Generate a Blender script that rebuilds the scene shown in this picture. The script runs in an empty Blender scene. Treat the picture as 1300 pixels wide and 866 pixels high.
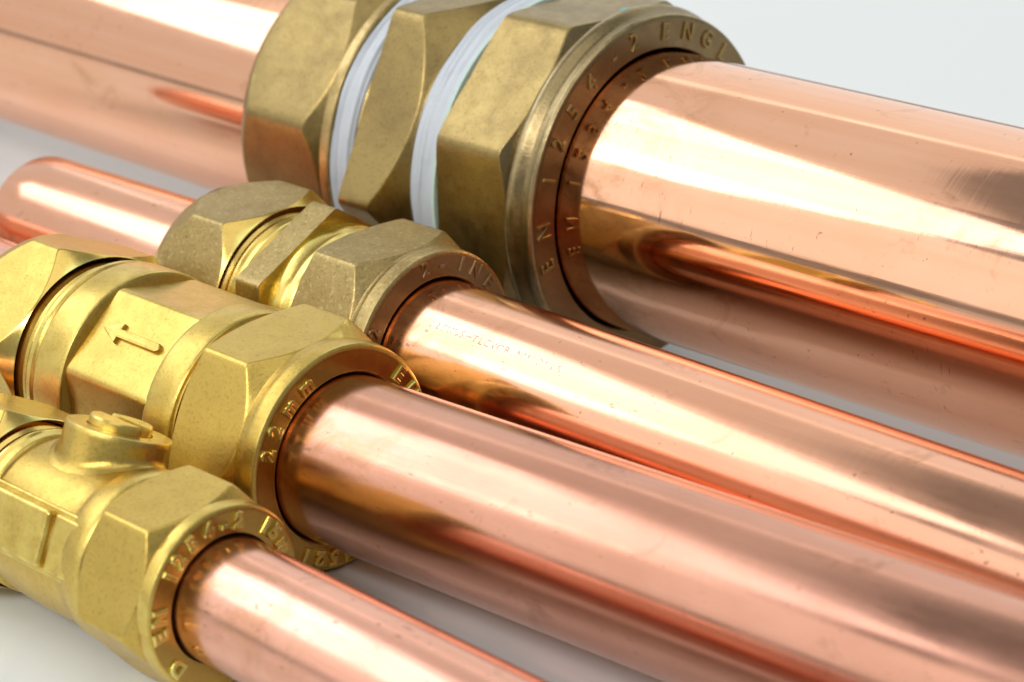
import bpy, bmesh, math, random
from mathutils import Vector, Matrix
random.seed(7)
MM = 0.001
S = bpy.context.scene
COL = S.collection
R = math.radians

# ------------------------------------------------------------------ camera
CAM = Vector((212.066, -187.976, 139.751)) * MM
right = Vector((0.719253, 0.694734, -0.004542))
up = Vector((-0.244753, 0.259499, 0.934214))
fwd = Vector((-0.650209, 0.670824, -0.356684))
cd = bpy.data.cameras.new('camera')
cam = bpy.data.objects.new('camera', cd)
COL.objects.link(cam)
rot = Matrix((right, up, -fwd)).transposed()
cam.matrix_world = Matrix.Translation(CAM) @ rot.to_4x4()
cd.sensor_width = 36.0
cd.lens = 85.5725
cd.clip_start = 0.01
cd.clip_end = 50.0
cd.dof.use_dof = True
cd.dof.focus_distance = 0.318
cd.dof.aperture_fstop = 34.0
S.camera = cam

# ------------------------------------------------------------------ light
w = bpy.data.worlds.new('World')
S.world = w
w.use_nodes = True
bg = w.node_tree.nodes['Background']
bg.inputs[0].default_value = (0.96, 0.99, 1.0, 1)
bg.inputs[1].default_value = 0.27


def area(name, loc, target, sx, sy, power, color=(1, 1, 1)):
    l = bpy.data.lights.new(name, 'AREA')
    l.shape = 'RECTANGLE'
    l.size, l.size_y = sx, sy
    l.energy = power
    l.color = color
    o = bpy.data.objects.new(name, l)
    COL.objects.link(o)
    o.location = loc
    o.rotation_euler = (Vector(target) - Vector(loc)).to_track_quat('-Z', 'Y').to_euler()
    return o


area('softbox_left', (-0.78, -0.34, 0.78), (0, 0, 0.02), 0.80, 0.52, 3.0, (0.93, 0.97, 1.07))
area('softbox_back', (-0.75, 1.25, 0.75), (-0.55, 0.0, 0.25), 2.2, 1.4, 7.2, (0.98, 1.0, 0.99))
area('softbox_overhead', (-0.97, 0.25, 1.15), (-0.97, 0.25, 0), 0.66, 1.24, 1.45, (1.0, 0.98, 0.95)).rotation_euler = (0, 0, 0)
area('softbox_top', (0.30, -0.15, 1.15), (0.05, -0.05, 0), 1.0, 0.9, 2.6, (1.0, 0.985, 0.97))
area('strip_front', (0.22, -1.15, 0.97), (0.02, 0.0, 0), 1.1, 0.34, 10.5, (1.0, 0.985, 0.97))
area('window_left', (-1.85, -0.35, 0.85), (0, -0.35, 0.6), 2.9, 1.6, 7.0, (1.0, 0.99, 0.97))
area('softbox_front', (-0.93, -1.6, 0.72), (-0.3, 0, 0.05), 1.4, 1.25, 5.2, (1.0, 0.985, 0.965))

S.view_settings.view_transform = 'Standard'
S.view_settings.look = 'None'
S.view_settings.exposure = 0.0
S.view_settings.gamma = 1.0
S.view_settings.use_curve_mapping = False
S.cycles.max_bounces = 14
S.cycles.glossy_bounces = 10
S.cycles.diffuse_bounces = 4
S.cycles.sample_clamp_indirect = 6.0


# ------------------------------------------------------------------ materials
class NT:
    def __init__(s, name):
        s.m = bpy.data.materials.new(name)
        s.m.use_nodes = True
        s.t = s.m.node_tree
        s.b = s.t.nodes['Principled BSDF']
        s.co = s.n('ShaderNodeTexCoord').outputs['Object']

    def n(s, typ, **kw):
        x = s.t.nodes.new(typ)
        for k, v in kw.items():
            setattr(x, k, v)
        return x

    def l(s, a, b):
        s.t.links.new(a, b)

    def mapping(s, scale):
        m = s.n('ShaderNodeMapping')
        m.inputs['Scale'].default_value = scale
        s.l(s.co, m.inputs['Vector'])
        return m.outputs[0]

    def noise(s, scale, detail=3, rough=0.55, stretch=None, dist=0.0):
        x = s.n('ShaderNodeTexNoise')
        x.inputs['Scale'].default_value = scale
        x.inputs['Detail'].default_value = detail
        x.inputs['Roughness'].default_value = rough
        x.inputs['Distortion'].default_value = dist
        s.l(s.mapping(stretch or (1, 1, 1)), x.inputs['Vector'])
        return x.outputs['Fac']

    def ramp(s, fac, stops):
        x = s.n('ShaderNodeValToRGB')
        e = x.color_ramp.elements
        while len(e) < len(stops):
            e.new(0.5)
        for i, (p, c) in enumerate(stops):
            e[i].position = p
            e[i].color = c if len(c) == 4 else (*c, 1)
        s.l(fac, x.inputs[0])
        return x.outputs[0]

    def mix(s, fac, a, b, blend='MIX'):
        x = s.n('ShaderNodeMix', data_type='RGBA', blend_type=blend)
        for sock, v in ((x.inputs[0], fac), (x.inputs[6], a), (x.inputs[7], b)):
            if isinstance(v, (int, float)):
                sock.default_value = v
            elif isinstance(v, tuple):
                sock.default_value = v if len(v) == 4 else (*v, 1)
            else:
                s.l(v, sock)
        return x.outputs[2]

    def rng(s, v, a, b, c, d):
        x = s.n('ShaderNodeMapRange')
        s.l(v, x.inputs[0])
        for i, k in enumerate((a, b, c, d)):
            x.inputs[i + 1].default_value = k
        return x.outputs[0]

    def bump(s, h, dist, strength=1.0, prev=None):
        x = s.n('ShaderNodeBump')
        x.inputs['Strength'].default_value = strength
        x.inputs['Distance'].default_value = dist
        s.l(h, x.inputs['Height'])
        if prev is not None:
            s.l(prev, x.inputs['Normal'])
        return x.outputs[0]

    def set(s, **kw):
        for k, v in kw.items():
            sock = s.b.inputs[k.replace('_', ' ')]
            if isinstance(v, (int, float, tuple)):
                sock.default_value = v if not (isinstance(v, tuple) and len(v) == 3) else (*v, 1)
            else:
                s.l(v, sock)
        return s.m


def copper(name, base, dark, rough, pit=1.0, stain=0.35, nstretch=(0.28, 1, 1)):
    m = NT(name)
    big = m.noise(55, 4, 0.6, (0.5, 1, 1), 0.4)
    col = m.mix(m.rng(big, 0.42, 0.72, 0, stain), base, dark)
    streak = m.noise(420, 4, 0.65, (0.02, 1, 1))
    col = m.mix(m.rng(streak, 0.42, 0.70, 0, 0.40), col, dark)
    blot = m.rng(m.noise(130, 4, 0.7, (0.8, 1, 1), 0.6), 0.60, 0.74, 0, 0.55)
    col = m.mix(blot, col, tuple(c * 0.62 for c in dark))
    # worn zone by the nut: tool marks gather there
    sx = m.n('ShaderNodeSeparateXYZ'); m.l(m.co, sx.inputs[0])
    near = m.rng(sx.outputs[0], 0.0, 0.045, 0.035, 0.0)
    flux = m.n('ShaderNodeMath', operation='MULTIPLY')      # heat and flux stain creeping out of the joint
    gate = m.n('ShaderNodeMath', operation='GREATER_THAN'); m.l(sx.outputs[0], gate.inputs[0]); gate.inputs[1].default_value = -0.013
    gm = m.n('ShaderNodeMath', operation='MULTIPLY'); m.l(gate.outputs[0], gm.inputs[0])
    m.l(m.rng(sx.outputs[0], 0.002, 0.026, 0.65, 0.0), gm.inputs[1])
    m.l(gm.outputs[0], flux.inputs[0])
    gn = m.n('ShaderNodeMath', operation='MULTIPLY'); m.l(gate.outputs[0], gn.inputs[0]); m.l(near, gn.inputs[1])
    near = gn.outputs[0]
    m.l(m.rng(m.noise(160, 5, 0.72, (0.7, 1, 1), 1.0), 0.46, 0.62, 0, 1), flux.inputs[1])
    col = m.mix(flux.outputs[0], col, (0.50, 0.24, 0.09))
    # drawn lines running along the tube and fine nicks
    drawn = m.noise(900, 3, 0.6, (0.03, 1, 1))
    nick = m.noise(1900, 2, 0.5, nstretch, 0.3)
    ad = m.n('ShaderNodeMath', operation='ADD'); m.l(nick, ad.inputs[0]); m.l(near, ad.inputs[1])
    clus = m.rng(m.noise(70, 2, 0.5), 0.35, 0.70, -0.06, 0.045)
    ad2 = m.n('ShaderNodeMath', operation='ADD'); m.l(ad.outputs[0], ad2.inputs[0]); m.l(clus, ad2.inputs[1])
    nick = m.rng(ad2.outputs[0], 0.715, 0.775, 0, 1)
    spots = m.rng(m.noise(1200, 1, 0.5), 0.755, 0.79, 0, 1)
    marks = m.n('ShaderNodeMath', operation='MAXIMUM')
    m.l(nick, marks.inputs[0]); m.l(spots, marks.inputs[1])
    fac = m.n('ShaderNodeMath', operation='MULTIPLY')
    m.l(marks.outputs[0], fac.inputs[0]); fac.inputs[1].default_value = 0.55 * pit
    col = m.mix(fac.outputs[0], col, (0.28, 0.12, 0.06))
    r = m.rng(m.noise(240, 4, 0.65, (0.25, 1, 1)), 0.3, 0.7, rough * 0.75, rough * 1.35)
    rings = m.noise(1100, 2, 0.5, (1, 0.03, 0.03))
    nb = m.bump(drawn, 0.000010, 0.8)
    nb = m.bump(rings, 0.000004, 0.6, nb)
    nb = m.bump(marks.outputs[0], 0.00003, -0.5, nb)
    return m.set(Base_Color=col, Metallic=1.0, Roughness=r, Normal=nb)


def brass(name, base, dark, rough, grain=1.0, tarn=0.5, fine=0.0, fleck=None):
    m = NT(name)
    big = m.noise(120, 5, 0.62, None, 0.5)
    col = m.mix(m.rng(big, 0.38, 0.70, 0, tarn), base, dark)
    speck = m.noise(2200, 3, 0.6)
    col = m.mix(m.rng(speck, 0.52, 0.72, 0, 0.45 * grain + 0.1), col, tuple(c * 0.55 for c in dark))
    pits = m.rng(m.noise(1500, 1, 0.5), 0.76, 0.80, 0, 0.55)
    col = m.mix(pits, col, (0.14, 0.09, 0.03))
    if fleck:
        col = m.mix(m.rng(m.noise(1700, 2, 0.6), 0.55, 0.72, 0, 0.38), col, fleck)
    geo = m.n('ShaderNodeNewGeometry')
    wn_ = m.n('ShaderNodeMath', operation='MULTIPLY')
    m.l(m.rng(geo.outputs['Pointiness'], 0.515, 0.56, 0, 1), wn_.inputs[0]); m.l(m.rng(m.noise(260, 4, 0.7), 0.35, 0.6, 0.1, 0.9), wn_.inputs[1])
    col = m.mix(wn_.outputs[0], col, tuple(min(.9, c * 1.5 + .05) for c in base))
    r = m.rng(m.noise(500, 3, 0.6), 0.3, 0.7, rough * 0.85, rough * 1.2)
    nb = m.bump(speck, 0.00004 * grain + 0.000004, 0.6)
    nb = m.bump(m.noise(1100, 2, 0.5), 0.00002 * grain, 0.5, nb)
    if fine:
        nb = m.bump(m.noise(1600, 2, 0.5, (1, 0.05, 0.05)), 0.00002, fine, nb)
    return m.set(Base_Color=col, Metallic=1.0, Roughness=r, Normal=nb)


M = {
    'copper_big': copper('copper_polished', (0.95, 0.535, 0.35), (0.86, 0.40, 0.20), 0.085, 1.0, 0.35, (1.3, 0.22, 0.22)),
    'copper': copper('copper_drawn', (0.93, 0.50, 0.33), (0.82, 0.38, 0.20), 0.15, 1.0, 0.35),
    'copper_satin': copper('copper_satin', (0.88, 0.47, 0.34), (0.72, 0.34, 0.23), 0.21, 1.1, 0.4),
    'copper_rose': copper('copper_rose', (0.74, 0.38, 0.265), (0.54, 0.245, 0.15), 0.19, 0.8, 0.5),
    'brass_bright': brass('brass_forged', (0.65, 0.455, 0.108), (0.52, 0.345, 0.072), 0.33, 0.7, 0.5),
    'brass_mach': brass('brass_machined', (0.87, 0.63, 0.17), (0.76, 0.50, 0.11), 0.20, 0.12, 0.4, 0.6),
    'brass_dull': brass('brass_oxidised', (0.45, 0.33, 0.128), (0.32, 0.225, 0.082), 0.40, 1.0, 0.7, 0.0, (0.78, 0.62, 0.30)),
    'brass_dull_mach': brass('brass_aged_machined', (0.78, 0.55, 0.15), (0.60, 0.40, 0.09), 0.24, 0.25, 0.6, 0.5),
    'brass_old': brass('brass_bronzed', (0.375, 0.27, 0.10), (0.24, 0.17, 0.068), 0.34, 0.8, 0.8),
    'brass_collar': brass('brass_dark_bronze', (0.33, 0.25, 0.12), (0.20, 0.15, 0.075), 0.33, 0.7, 0.8),
    'brass_ring': brass('brass_turned_face', (0.66, 0.45, 0.115), (0.50, 0.33, 0.08), 0.21, 0.2, 0.5),
    'brass_face': brass('brass_browned', (0.36, 0.245, 0.12), (0.25, 0.16, 0.08), 0.36, 0.6, 0.7),
}
m = NT('ptfe_tape_white')
M['tape'] = m.set(Base_Color=m.mix(m.rng(m.noise(300, 3, 0.6), 0.5, 0.75, 0, 0.35), (0.58, 0.62, 0.66), (0.42, 0.46, 0.50)),
                  Roughness=0.38, Subsurface_Weight=0.15,
                  Normal=m.bump(m.noise(1800, 3, 0.6, (1, .1, .1)), 0.00008, 0.6))
m.b.inputs['Subsurface Radius'].default_value = (0.001, 0.001, 0.001)
m = NT('verdigris')
M['green'] = m.set(Base_Color=m.mix(m.noise(1500, 3), (0.50, 0.70, 0.60), (0.70, 0.80, 0.72)), Roughness=0.7)
m = NT('turquoise_paint')
M['teal'] = m.set(Base_Color=m.mix(m.noise(900, 2), (0.02, 0.48, 0.50), (0.05, 0.62, 0.60)), Roughness=0.5)
m = NT('purple_ink')
M['ink'] = m.set(Base_Color=m.mix(m.rng(m.noise(1300, 3, .7), .4, .62, 0, 1), (0.48, 0.19, 0.22), (0.70, 0.36, 0.33)), Roughness=0.4, Metallic=0.6, Alpha=m.rng(m.noise(900, 3, .75), .44, .56, 0, .8))
m = NT('glossy_white_board')
M['table'] = m.set(Base_Color=m.mix(m.noise(18, 3), (0.81, 0.845, 0.83), (0.79, 0.825, 0.81)),
                   Roughness=m.rng(m.noise(40, 3), 0.3, 0.7, 0.10, 0.16), IOR=1.47)


# ------------------------------------------------------------------ mesh helpers
def link(name, me, mats, parent=None, loc=(0, 0, 0), rotation=(0, 0, 0), wn=False):
    o = bpy.data.objects.new(name, me)
    COL.objects.link(o)
    for k in (mats if isinstance(mats, (list, tuple)) else [mats]):
        me.materials.append(M[k])
    o.parent = parent
    o.location = Vector(loc)
    o.rotation_euler = rotation
    if wn:
        md = o.modifiers.new('weighted_normal', 'WEIGHTED_NORMAL')
        md.keep_sharp = True
    return o


def finish(bm, sharp=32.0, scale=MM):
    bmesh.ops.remove_doubles(bm, verts=bm.verts, dist=1e-4)
    bmesh.ops.recalc_face_normals(bm, faces=bm.faces)
    for f in bm.faces:
        f.smooth = True
    lim = R(sharp)
    for e in bm.edges:
        if len(e.link_faces) == 2 and e.calc_face_angle(0) > lim:
            e.smooth = False
    bmesh.ops.scale(bm, vec=(scale,) * 3, verts=bm.verts)
    me = bpy.data.meshes.new('mesh')
    bm.to_mesh(me)
    bm.free()
    return me


def softmin(vals, k=0.07):
    mn = min(vals)
    return mn - k * math.log(sum(math.exp(-(v - mn) / k) for v in vals))


def thetas(n, th0):
    """columns gathered round the n corners (degrees)"""
    half = 180.0 / n
    base = [0, .02, .04, .07, .11, .16, .24, .34, .46, .6, .74, .87, 1.0]
    offs = sorted(set([b * half for b in base] + [-b * half for b in base]))[1:]
    return [th0 + i * 2 * half + o for i in range(n) for o in offs]


def poly_r(th, n, th0, a, p=70):
    s = 0.0
    for i in range(n):
        c = math.cos(R(th - (th0 + 180.0 / n + i * 360.0 / n)))
        if c > 0.05:
            s += (c / a) ** p
    return s ** (-1.0 / p)


def skin(bm, cols, ths, close_ends=False, mats=None):
    """cols[j] = list of (x, r); same length in every column; quads between"""
    rows = len(cols[0])
    V = []
    for th, c in zip(ths, cols):
        V.append([bm.verts.new((x, r * math.cos(R(th)), r * math.sin(R(th)))) for x, r in c])
    n = len(V)
    for j in range(n):
        k = (j + 1) % n
        for i in range(rows - 1):
            f = bm.faces.new((V[j][i], V[j][i + 1], V[k][i + 1], V[k][i]))
            if mats:
                f.material_index = mats[i]
    return V


def nut(front, xc, rc, sf, n, th0, Rv, xb, rb, sb, back, flip=False, mats=None):
    """front/back: lists (x, r) of the turned part before/behind the polygon;
    the front chamfer is a cone from (xc, rc) of slope sf, the rear one from (xb, rb)."""
    a = Rv * math.cos(math.pi / n)
    ths = thetas(n, th0)
    D = [.5, .25, .12, .05, 0, -.05, -.12, -.25, -.5]
    cols = []
    for th in ths:
        h = poly_r(th, n, th0, a)
        xf = min(xc - 0.04, xc - (h - rc) / sf)
        xr = max(xb + 0.04, xb + (h - rb) / sb)
        up_ = min(1.0, (xc - xf) * 0.8 / .5)
        dn = min(1.0, (xr - xb) * 0.8 / .5)
        xs = [xc, xc * .66 + (xf + .5 * up_) * .34, xc * .33 + (xf + .5 * up_) * .67]
        xs += [xf + d * (up_ if d > 0 else 1) for d in D]
        xs += [xf * .7 + xr * .3, xf * .3 + xr * .7]
        xs += [xr + d * (dn if d < 0 else 1) for d in D]
        xs += [xb * .5 + (xr - .5 * dn) * .5, xb]
        pr = []
        for x in xs:
            r = softmin([h, rc + sf * (xc - x), rb + sb * (x - xb)])
            pr.append((x, r))
        cols.append([*front, *pr, *back])
    nf, npz = len(front), len(cols[0]) - len(front) - len(back)
    rows = len(cols[0])
    mi = []
    for i in range(rows - 1):
        if mats is None:
            mi.append(0)
        elif i < nf + 6:
            mi.append(mats[0])
        elif i < nf + npz - 5:
            mi.append(mats[1])
        else:
            mi.append(mats[2])
    bm = bmesh.new()
    skin(bm, cols, ths, mats=mi)
    if flip:
        bmesh.ops.scale(bm, vec=(-1, 1, 1), verts=bm.verts)
    return finish(bm)


def lathe(prof, seg=128, sharp=32.0):
    ths = [i * 360.0 / seg for i in range(seg)]
    bm = bmesh.new()
    skin(bm, [prof] * seg, ths)
    return finish(bm, sharp)


def prism(n, th0, Rv, x0, x1, rin, bevel=0.35, p=70):
    ths = thetas(n, th0)
    a = Rv * math.cos(math.pi / n)
    cols = []
    for th in ths:
        h = poly_r(th, n, th0, a, p)
        b = bevel
        cols.append([(x0, rin), (x0, h - b), (x0 - b * .3, h - b * .3), (x0 - b, h), (x0 * .7 + x1 * .3, h), (x0 * .3 + x1 * .7, h),
                     (x1 + b, h), (x1 + b * .3, h - b * .3), (x1, h - b), (x1, rin)])
    bm = bmesh.new()
    skin(bm, cols, ths)
    return finish(bm)


def tube(name, r, x0, x1, mat, parent, loc, rotation=(0, 0, 0), wall=0.9, seg=192):
    e = 0.25
    prof = [(x0 + 1.5, r - wall), (x0, r - wall), (x0, r - e), (x0 + e * .3, r - e * .3), (x0 + e, r)]
    k = 10
    prof += [(x0 + e + (x1 - x0 - 2 * e) * i / k, r) for i in range(1, k)]
    prof += [(x1 - e, r), (x1 - e * .3, r - e * .3), (x1, r - e), (x1, r - wall), (x1 - 1.5, r - wall)]
    prof += [((x0 + x1) / 2, r - wall)]
    prof.append(prof[0])
    return link(name, lathe(prof, seg), mat, parent, loc, rotation)


def tilt(ty, tz):
    return (0, -math.atan(tz), math.atan(ty))


# glyphs ------------------------------------------------------------------
def glyph_mesh(ch, size, extrude, bevel, bold=0.0):
    cu = bpy.data.curves.new('glyph', 'FONT')
    cu.body = ch
    cu.align_x = 'CENTER'
    cu.align_y = 'CENTER'
    cu.size = size * MM
    cu.extrude = extrude * MM
    cu.bevel_depth = bevel * MM
    cu.bevel_resolution = 2
    cu.offset = bold * MM
    cu.resolution_u = 3
    o = bpy.data.objects.new('glyph', cu)
    COL.objects.link(o)
    dg = bpy.context.evaluated_depsgraph_get()
    me = bpy.data.meshes.new_from_object(o.evaluated_get(dg))
    bpy.data.objects.remove(o)
    bpy.data.curves.remove(cu)
    me.materials.clear()
    return me


def ring_text(parent, items, size, ext, bev, mat, x=0.0, bold=0.0, narrow=1.0):
    for ch, rad, th in items:
        me = glyph_mesh(ch, size, ext, bev, bold)
        t = R(th)
        rv = Vector((0, math.sin(t), -math.cos(t)))
        uv = Vector((0, math.cos(t), math.sin(t)))
        nv = Vector((1, 0, 0))
        b = bmesh.new(); b.from_mesh(me)
        mt = Matrix((rv * narrow, uv, nv)).transposed().to_4x4()
        mt.translation = uv * rad * MM + nv * x * MM
        bmesh.ops.transform(b, matrix=mt, verts=b.verts)
        bmesh.ops.recalc_face_normals(b, faces=b.faces)
        for f in b.faces:
            f.smooth = False
        b.to_mesh(me); b.free()
        link('raised_character', me, mat, parent)


def thing(name, label, cat, x, y, group=None):
    o = bpy.data.objects.new(name, None)
    COL.objects.link(o)
    o.location = Vector((x, y, 0)) * MM
    o.empty_display_size = 0.01
    o['label'] = label
    o['category'] = cat
    if group:
        o['group'] = group
    return o


# ------------------------------------------------------------------ table
bm = bmesh.new()
bmesh.ops.create_grid(bm, x_segments=8, y_segments=8, size=1.6)
me = bpy.data.meshes.new('table'); bm.to_mesh(me); bm.free()
o = link('table_top', me, 'table')
o.location = (0, 0.4, 0)
o['kind'] = 'structure'

GROUP = 'copper pipes laid side by side'
# ================================================================== A  large coupling (rear)
A = thing('pipe_coupling_assembly', 'largest copper pipe with white tape in its bronzed coupling, farthest back of the row', 'pipe', -18.886, 81.227, GROUP)
h = (0, 0, 29.0 * MM)
tube('copper_pipe', 21.385, -22, 150, 'copper_big', A, h, tilt(-1.4e-5, -0.0012), 1.2, 256)
tube('copper_pipe', 21.385, -230, -52, 'copper_big', A, h, tilt(0.0, -0.010), 1.2, 256)
front = [(-14, 21.5), (-6, 21.65), (-.35, 21.8), (0, 22.1), (0, 23.5), (0, 25), (-.02, 26.3), (-.15, 26.75), (-.5, 27.0), (-1.0, 26.95), (-1.7, 26.85), (-2.3, 27.05),
         (-2.9, 27.55), (-3.6, 27.85), (-4.3, 27.75), (-4.9, 27.3), (-5.15, 26.9)]
n1 = link('compression_nut', nut(front, -5.2, 26.6, 1.35, 8, 159.0, 28.75, -19.6, 27.9, 6.0, [(-19.8, 24), (-14, 21.5)], mats=(1, 0, 0)), ['brass_old', 'brass_collar'], A, h, wn=True)
# browned flat front ring
bm = bmesh.new()
ring_text(n1, [('E', 24.25, 195.2), ('N', 24.25, 181.8), ('1', 24.1, 163.8), ('2', 24.1, 150.9), ('5', 24.1, 138.6), ('4', 24.1, 126), ('-', 24.3, 112.6),
               ('2', 24.35, 101.6), ('E', 24.3, 85), ('N', 24.4, 72.6), ('G', 24.35, 61), ('L', 24.3, 49.5)], 3.7, 0.22, 0.12, 'brass_old', 0.05, -0.05, 0.92)
bm.free()
face = link('face_ring', lathe([(.03, 22.0), (.03, 26.25)], 160), 'brass_face', n1)
# tape windings and central octagon
def tape(xa, xb, r0, name='ptfe_tape'):
    k = 4
    pr = [(xa, r0 - 2.0)]
    N = 40
    for i in range(N + 1):
        t = i / N
        x = xa + (xb - xa) * t
        r = r0 - 0.9 + 1.1 * math.sin(math.pi * min(1, max(0, t))) ** 0.5 + 0.15 * math.cos((t + 0.12 * math.sin(9 * t)) * k * 2 * math.pi)
        pr.append((x, r))
    pr.append((xb, r0 - 2.0))
    seg = 160
    bm = bmesh.new()
    ths = [i * 360.0 / seg for i in range(seg)]
    ph = [random.uniform(0, 6.28) for _ in range(6)]
    cols = []
    for th in ths:
        t = R(th)
        d = 0.06 * math.sin(3 * t + ph[0]) + 0.05 * math.sin(7 * t + ph[1]) + 0.03 * math.sin(17 * t + ph[2])
        cols.append([(x + 0.16 * math.sin(2 * t + ph[3] + x) + 0.07 * math.sin(11 * t + ph[4] + 2 * x), r + d * (1 + .6 * math.sin(2.3 * x + 5 * t)) * (1 if 0 < i < len(pr) - 1 else 0)) for i, (x, r) in enumerate(pr)])
    skin(bm, cols, ths)
    return link(name, finish(bm, 60), 'tape', A, h)


tape(-19.9, -26.0, 26.8)
tape(-39.0, -43.8, 26.95)
link('verdigris_stain', lathe([(-19.95, 26.2), (-20.0, 27.0), (-20.5, 27.12), (-20.6, 26.3)], 160), 'green', A, h)
link('coupling_body', nut([(-19.7, 22), (-19.7, 25), (-26.0, 25), (-26.1, 26.3)], -26.2, 26.35, 0.88, 6, 125, 30.9, -37.6, 30.9, 6.0,
                          [(-37.9, 27), (-37.9, 25), (-45, 25), (-45, 22)]), 'brass_old', A, h, wn=True)
back = [(-66.2, 25.5), (-66.3, 25.1), (-66.3, 21.9), (-50, 21.7)]
n2 = link('compression_nut', nut([(-50, 25.2), (-43.9, 25.2), (-43.75, 25.6), (-43.7, 26.6), (-43.85, 27.0), (-44.2, 27.15), (-45.6, 27.1), (-46.0, 26.6)], -46.05, 26.5, 0.85, 8, 167.3, 28.9,
                                 -66.0, 25.8, 0.72, back), 'brass_old', A, h, wn=True)
# fleck of turquoise paint on the nut chamfer
bm = bmesh.new()
bmesh.ops.create_icosphere(bm, subdivisions=2, radius=1)
bmesh.ops.scale(bm, vec=(.45, 1.0, .16), verts=bm.verts)
t = R(92)
bmesh.ops.rotate(bm, matrix=Matrix.Rotation(R(2), 3, 'X'), verts=bm.verts)
bmesh.ops.translate(bm, vec=(-5.3, 27.35 * math.cos(t), 27.35 * math.sin(t)), verts=bm.verts)
link('paint_fleck', finish(bm), 'teal', n1)

# ================================================================== small nut recipe (22 mm)
def nut22(th0, Rv=17.2, rin=11.35, xv=-6.6, back_r=15.1, groove=True):
    fr = [(-10, 11.2), (-3, rin - .15), (-.3, rin - .1), (0, rin + .15), (0, 13), (0, 14.4), (-.05, 14.8), (-.25, 15.05), (-.6, 15.12), (-1.6, 15.2), (-2.2, 15.2), (-2.5, 15.1)]
    if groove:
        fr += [(-2.75, 14.9), (-3.3, 14.75), (-3.6, 14.8)]
    else:
        fr += [(-3.5, 14.95)]
    return fr


# ================================================================== B  straight coupling
B = thing('pipe_coupling_assembly', 'copper pipe in a dull oxidised straight coupling between the taped coupling and the arrow valve', 'pipe', -15.787, 31.888, GROUP)
h = (0, 0, 16.8 * MM)
pb = tube('copper_pipe', 10.968, -12, 150, 'copper', B, h, tilt(-0.00487, -0.00813))
tube('copper_pipe', 10.968, -92.5, -34, 'copper', B, h, tilt(-0.002, 0.012))
n1 = link('compression_nut', nut(nut22(122.5), -3.7, 14.75, .95, 6, 122.8, 17.1, -15.4, 15.0, 1.7, [(-15.5, 14.6), (-15.5, 13), (-10, 11.2)]), 'brass_dull', B, h, wn=True)
ring_text(n1, [('2', 13.25, 98), ('-', 13.2, 84), ('1', 13.2, 67.5), ('N', 13.2, 53.5), ('E', 13.2, 38.5), ('2', 13.2, 151)], 2.9, 0.12, 0.10, 'brass_face', 0.05, -0.02)
link('face_ring', lathe([(.03, 11.6), (.03, 14.35)], 128), 'brass_face', n1)


def thread(name, x0, x1, r, pitch, depth, mat, parent, loc, seg=128):
    pr = [(x0, r - 1.5), (x0, r - depth)]
    k = max(2, int(abs(x1 - x0) / pitch))
    for i in range(k):
        a = x0 + (x1 - x0) * i / k
        b = (x1 - x0) / k
        pr += [(a + b * .15, r - depth), (a + b * .42, r), (a + b * .62, r), (a + b * .9, r - depth)]
    pr += [(x1, r - depth), (x1, r - 1.5)]
    return link(name, lathe(pr, seg, 25), mat, parent, loc)


bb = link('coupling_body', nut([(-18, 11), (-18, 13.9)], -20.6, 14.0, 40.0, 6, 148.0, 17.0, -25.7, 14.0, 40.0, [(-25.75, 13.0), (-25.75, 11)], mats=(1, 0, 1)),
          ['brass_dull', 'brass_dull_mach'], B, h, wn=True)
link('threaded_neck', lathe([(-15, 12.5), (-15.3, 13.6), (-16.3, 14.0), (-16.6, 14.25), (-17.6, 14.3), (-17.9, 14.05), (-18.4, 14.25), (-20.4, 14.35), (-20.75, 14.0), (-20.75, 12)], 128, 25), 'brass_dull_mach', bb)
thread('threaded_neck', -25.6, -37, 13.75, 1.45, .38, 'brass_dull_mach', bb, (0, 0, 0))


def left_nut(th0, Rv, xv, xb, parent, mats, loc, ri=13.8, rpipe=11.15, slope=.78, nn=6):
    """nut seen from its open end: inner bevel, chamfer, flats, rounded rear rim"""
    a = Rv * math.cos(math.pi / nn)
    xc = xv + (Rv - a + .1) / slope
    fr = [(xc - 9, ri), (xc - 1.5, ri), (xc - 1.4, ri + .04), (xc - .08, a - .2)]
    bk = [(xb + 1.0, a + .1), (xb + .35, a - .25), (xb + .05, a - .8), (xb, a - 1.4), (xb, rpipe), (xb + 8, rpipe)]
    return link('compression_nut', nut(fr, xc, a - .12, slope, nn, th0, Rv, xb + 1.1, a + .15, .42, bk, mats=(1, 0, 0)), mats, parent, loc, wn=True)


left_nut(124.5, 17.15, -33.9, -46.3, B, ['brass_dull', 'brass_dull_mach'], h)

# printed line on the tube (too worn to read in full)
txt = 'I2SUOSHTECVOBIMUSOIIS'
xs0, xs1 = 6.5, 30.0
for i, ch in enumerate(txt):
    me = glyph_mesh(ch, 1.55, 0.0, 0.0)
    b = bmesh.new(); b.from_mesh(me)
    bmesh.ops.triangulate(b, faces=b.faces)
    x = xs0 + (xs1 - xs0) * i / (len(txt) - 1)
    for v in b.verts:
        px, py = v.co.x / MM, v.co.y / MM
        rr = 10.985
        th = R(130) - py / rr
        v.co = Vector(((x + px), rr * math.cos(th), rr * math.sin(th))) * MM
    for v in b.verts:
        pass
    bmesh.ops.recalc_face_normals(b, faces=b.faces)
    b.to_mesh(me); b.free()
    link('printed_character', me, 'ink', pb)

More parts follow.
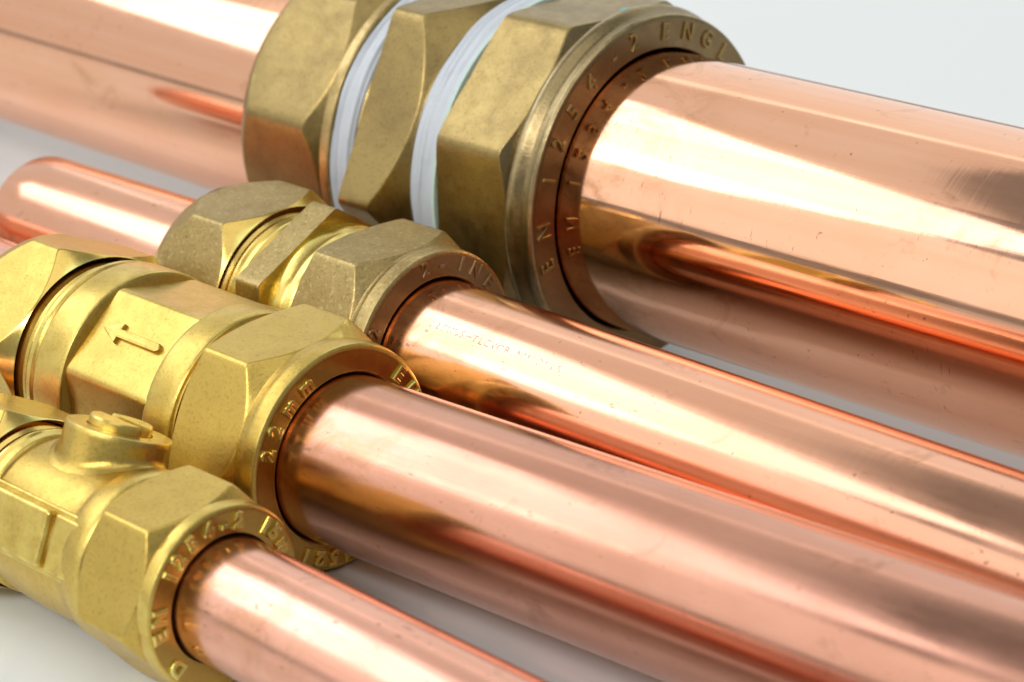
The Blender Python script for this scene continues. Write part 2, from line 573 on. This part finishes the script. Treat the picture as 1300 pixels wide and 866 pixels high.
# ================================================================== C  check valve with arrow
C = thing('pipe_valve_assembly', 'copper pipe marked 22mm in a bright brass valve with a raised arrow on its body', 'pipe', -1.2005, 1.0641, GROUP)
h = (0, 0, 15.4 * MM)
tube('copper_pipe', 11.062, -12, 150, 'copper_rose', C, h, tilt(0.01652, 0.0223))
tube('copper_pipe', 11.062, -173, -52, 'copper_satin', C, h)
n1 = link('compression_nut', nut(nut22(125, groove=False), -3.8, 14.95, .85, 6, 125.2, 17.2, -15.7, 15.1, 1.5, [(-15.9, 14.6), (-15.9, 13), (-10, 11.2)]), 'brass_bright', C, h, wn=True)
link('face_ring', lathe([(.03, 11.6), (.03, 14.35)], 128), 'brass_ring', n1)
ring_text(n1, [('2', 13.1, 161), ('2', 13.1, 147.5), ('m', 12.95, 132.3), ('m', 13.0, 117), ('E', 13.1, 41), ('N', 13.1, 25), ('1', 13.2, 238), ('2', 13.2, 249), ('5', 13.2, 260), ('4', 13.2, 271)],
          2.8, 0.20, 0.20, 'brass_mach', 0.05, 0.0)
body = link('valve_body', lathe([(-13, 11.5), (-15.5, 13.6), (-16.35, 13.9), (-16.45, 14.5), (-16.7, 14.55), (-16.85, 14.9), (-17.2, 15.1), (-18.5, 15.15), (-21.5, 15.1), (-22.3, 14.9), (-22.4, 12),
                                  (-38.6, 12), (-39.3, 14.6), (-39.6, 15.1), (-40.1, 15.3), (-45.2, 15.25), (-45.7, 15.0), (-46.0, 14.7), (-46.2, 14.75), (-46.5, 15.05), (-47.3, 15.0), (-47.6, 14.5),
                                  (-48.2, 13.9), (-48.6, 14.2), (-49.2, 14.2), (-49.5, 13.75), (-50.1, 13.75), (-50.4, 13.9), (-50.9, 13.9), (-51.2, 13.7), (-58, 13.7), (-58, 11.5)], 144), 'brass_bright', C, h, wn=True)
link('body_facets', prism(7, 106.8, 15.2, -21.9, -39.2, 10, .3, 60), 'brass_bright', body, wn=True)
# arrow lying on the upper facet
aa = 15.2 * math.cos(math.pi / 7)
tf = R(106.8 + 180 / 7)
pts = [(-37.0, 0), (-33.3, 1.5), (-33.3, .68), (-25.4, .68), (-24.95, .35), (-24.8, 0), (-24.95, -.35), (-25.4, -.68), (-33.3, -.68), (-33.3, -1.5)]
bm = bmesh.new()
vs = [bm.verts.new((x, y, 0)) for x, y in pts]
f = bm.faces.new(vs)
ex = bmesh.ops.extrude_face_region(bm, geom=[f])
top = [v for v in ex['geom'] if isinstance(v, bmesh.types.BMVert)]
bmesh.ops.translate(bm, vec=(0, 0, .72), verts=top)
bmesh.ops.bevel(bm, geom=[e for e in bm.edges if all(v in top for v in e.verts)], offset=.3, segments=2, profile=.5, affect='EDGES')
tv = Vector((0, -math.sin(tf), math.cos(tf))); nv = Vector((0, math.cos(tf), math.sin(tf)))
mt = Matrix((Vector((1, 0, 0)), tv, nv)).transposed().to_4x4()
mt.translation = nv * (aa - .05) - tv * .62
bmesh.ops.transform(bm, matrix=mt, verts=bm.verts)
link('arrow', finish(bm, 40), 'brass_bright', body)
left_nut(102.5, 17.2, -53.6, -65.2, C, ['brass_bright', 'brass_mach'], h, 13.95)

# ================================================================== D  isolation valve
D = thing('pipe_valve_assembly', 'thinnest copper pipe in a bright brass valve with a slotted screw turret, nearest', 'pipe', 13.108, -30.376, GROUP)
h = (0, 0, 12.1 * MM)
tube('copper_pipe', 7.62, -9, 150, 'copper_satin', D, h, tilt(-0.01166, -0.01298), .7)
tube('copper_pipe', 7.62, -75, -40, 'copper_satin', D, h, (0, 0, 0), .7)
fr = [(-8, 7.7), (-3, 7.75), (-.25, 7.8), (0, 7.95), (0, 9.5), (0, 10.7), (-.05, 11.0), (-.2, 11.2), (-.5, 11.3), (-1.8, 11.35), (-2.05, 11.25)]
n1 = link('compression_nut', nut(fr, -2.1, 11.2, 1.15, 6, 128.6, 12.85, -12.9, 11.2, 1.0, [(-13.0, 10.9), (-13.0, 9), (-8, 7.8)]), 'brass_bright', D, h, wn=True)
link('face_ring', lathe([(.03, 8.0), (.03, 10.68)], 128), 'brass_ring', n1)
ring_text(n1, [('1', 9.5, 144.7), ('2', 9.55, 132.6), ('5', 9.5, 118.2), ('4', 9.45, 102.5), ('-', 9.3, 88.5), ('2', 9.4, 75.6), ('1', 9.45, 49), ('5', 9.55, 38), ('m', 9.5, 23.5),
               ('D', 9.6, 218.9), ('E', 9.65, 188), ('N', 9.6, 173.5)], 2.55, 0.20, 0.21, 'brass_mach', 0.05, 0.0)
body = link('valve_body', lathe([(-10, 8), (-13.0, 9.9), (-13.35, 10.1), (-13.45, 10.75), (-13.8, 10.95), (-14.8, 11.0), (-16.6, 10.85), (-17.4, 10.55), (-18.2, 10.3), (-20, 10.3), (-23, 10.45), (-26, 10.45), (-30, 10.3),
                                  (-32.6, 10.1), (-33.2, 10.0), (-33.4, 10.3), (-33.7, 10.45), (-34.7, 10.45), (-35, 10.2), (-35.2, 9.6), (-35.3, 8)], 144), 'brass_bright', D, h, wn=True)
thread('threaded_neck', -35.1, -44, 10.25, 1.5, .34, 'brass_mach', body, (0, 0, 0))
left_nut(97, 12.85, -39.6, -52, D, ['brass_bright', 'brass_mach'], h, 10.45, 7.8, .9)
# turret: turned boss standing on the body, then the slotted spindle
tt = R(68.1)
nv = Vector((0, math.cos(tt), math.sin(tt))); tv = Vector((0, -math.sin(tt), math.cos(tt)))
FR = Matrix((nv, Vector((1, 0, 0)), -tv)).transposed().to_4x4()
FR.translation = Vector((-25.08, 0, 0))


def place(me, mat, parent, name):
    b = bmesh.new(); b.from_mesh(me)
    mt = FR.copy(); mt.translation = FR.translation * MM
    bmesh.ops.transform(b, matrix=mt, verts=b.verts)
    bmesh.ops.recalc_face_normals(b, faces=b.faces)
    b.to_mesh(me); b.free()
    return link(name, me, mat, parent, wn=True)


bm = bmesh.new()
cols, ths = [], []
for i in range(96):
    phi = i * 3.75
    ths.append(phi)
    sy = math.sin(R(phi))        # local z of the lathe = tangential direction
    hb = lambda r: math.sqrt(10.42 ** 2 - (r * sy) ** 2)
    cols.append([(hb(7.7) - .25, 7.7), (hb(7.4) - .02, 7.4), (hb(7.1) + .12, 7.1), (hb(6.88) + .32, 6.88), (hb(6.73) + .65, 6.73), (hb(6.65) + 1.1, 6.65), (12.4, 6.62), (13.1, 6.62), (13.28, 6.55),
                 (13.33, 6.4), (13.33, 5.2), (13.33, 4.15), (13.1, 4.05), (12.6, 4.0), (12.6, .001)])
skin(bm, cols, ths)
tur = place(finish(bm), 'brass_bright', body, 'turret')
# spindle halves either side of the slot (slot runs along the pipe)
bm = bmesh.new()
for side, c0 in ((1, 1.55), (-1, .05)):
    rr = 3.92
    pts = []
    a0 = math.asin(c0 / rr)
    for i in range(25):
        a = a0 + (math.pi - 2 * a0) * i / 24
        pts.append((rr * math.cos(a), side * rr * math.sin(a)))
    lo = [bm.verts.new((12.0, x, y)) for x, y in pts]
    m1 = [bm.verts.new((14.25, x, y)) for x, y in pts]
    cx, cy = 0, side * 2
    m2 = [bm.verts.new((14.5, x + (cx - x) * .05, y + (cy - y) * .09)) for x, y in pts]
    n_ = len(pts)
    for i in range(n_):
        k = (i + 1) % n_
        bm.faces.new((lo[i], lo[k], m1[k], m1[i]))
        bm.faces.new((m1[i], m1[k], m2[k], m2[i]))
    bm.faces.new(m2)
bl = [bm.verts.new((12.75, 3.85 * math.cos(i * math.pi / 16), 3.85 * math.sin(i * math.pi / 16))) for i in range(32)]
bm.faces.new(bl)
bmesh.ops.rotate(bm, matrix=Matrix.Rotation(R(2), 3, 'X'), verts=bm.verts)
place(finish(bm, 30), 'brass_bright', body, 'slotted_spindle')


def slab(x0, x1, w0, w1, z0, z1, bev):
    bm = bmesh.new()
    bmesh.ops.create_cube(bm, size=1)
    bmesh.ops.scale(bm, vec=(x1 - x0, w1 - w0, z1 - z0), verts=bm.verts)
    bmesh.ops.translate(bm, vec=((x0 + x1) / 2, (w0 + w1) / 2, (z0 + z1) / 2), verts=bm.verts)
    bmesh.ops.bevel(bm, geom=bm.edges[:], offset=bev, segments=3, profile=.6, affect='EDGES')
    return bm


def pad(bm, th):
    t = R(th)
    nv = Vector((0, math.cos(t), math.sin(t))); tv = Vector((0, -math.sin(t), math.cos(t)))
    mt = Matrix((Vector((1, 0, 0)), tv, nv)).transposed().to_4x4()
    bmesh.ops.transform(bm, matrix=mt, verts=bm.verts)
    return finish(bm, 40)


link('side_pad', pad(slab(-33.2, -16.2, -4.1, 4.1, 6, 9.95, .3), 158), 'brass_bright', body, wn=True)
link('side_pad', pad(slab(-32.8, -20.9, -3.5, 3.5, 6, 10.95, .55), 158), 'brass_bright', body, wn=True)
link('side_pad', pad(slab(-20.25, -15.9, -3.5, 3.5, 6, 10.55, .4), 158), 'brass_bright', body, wn=True)
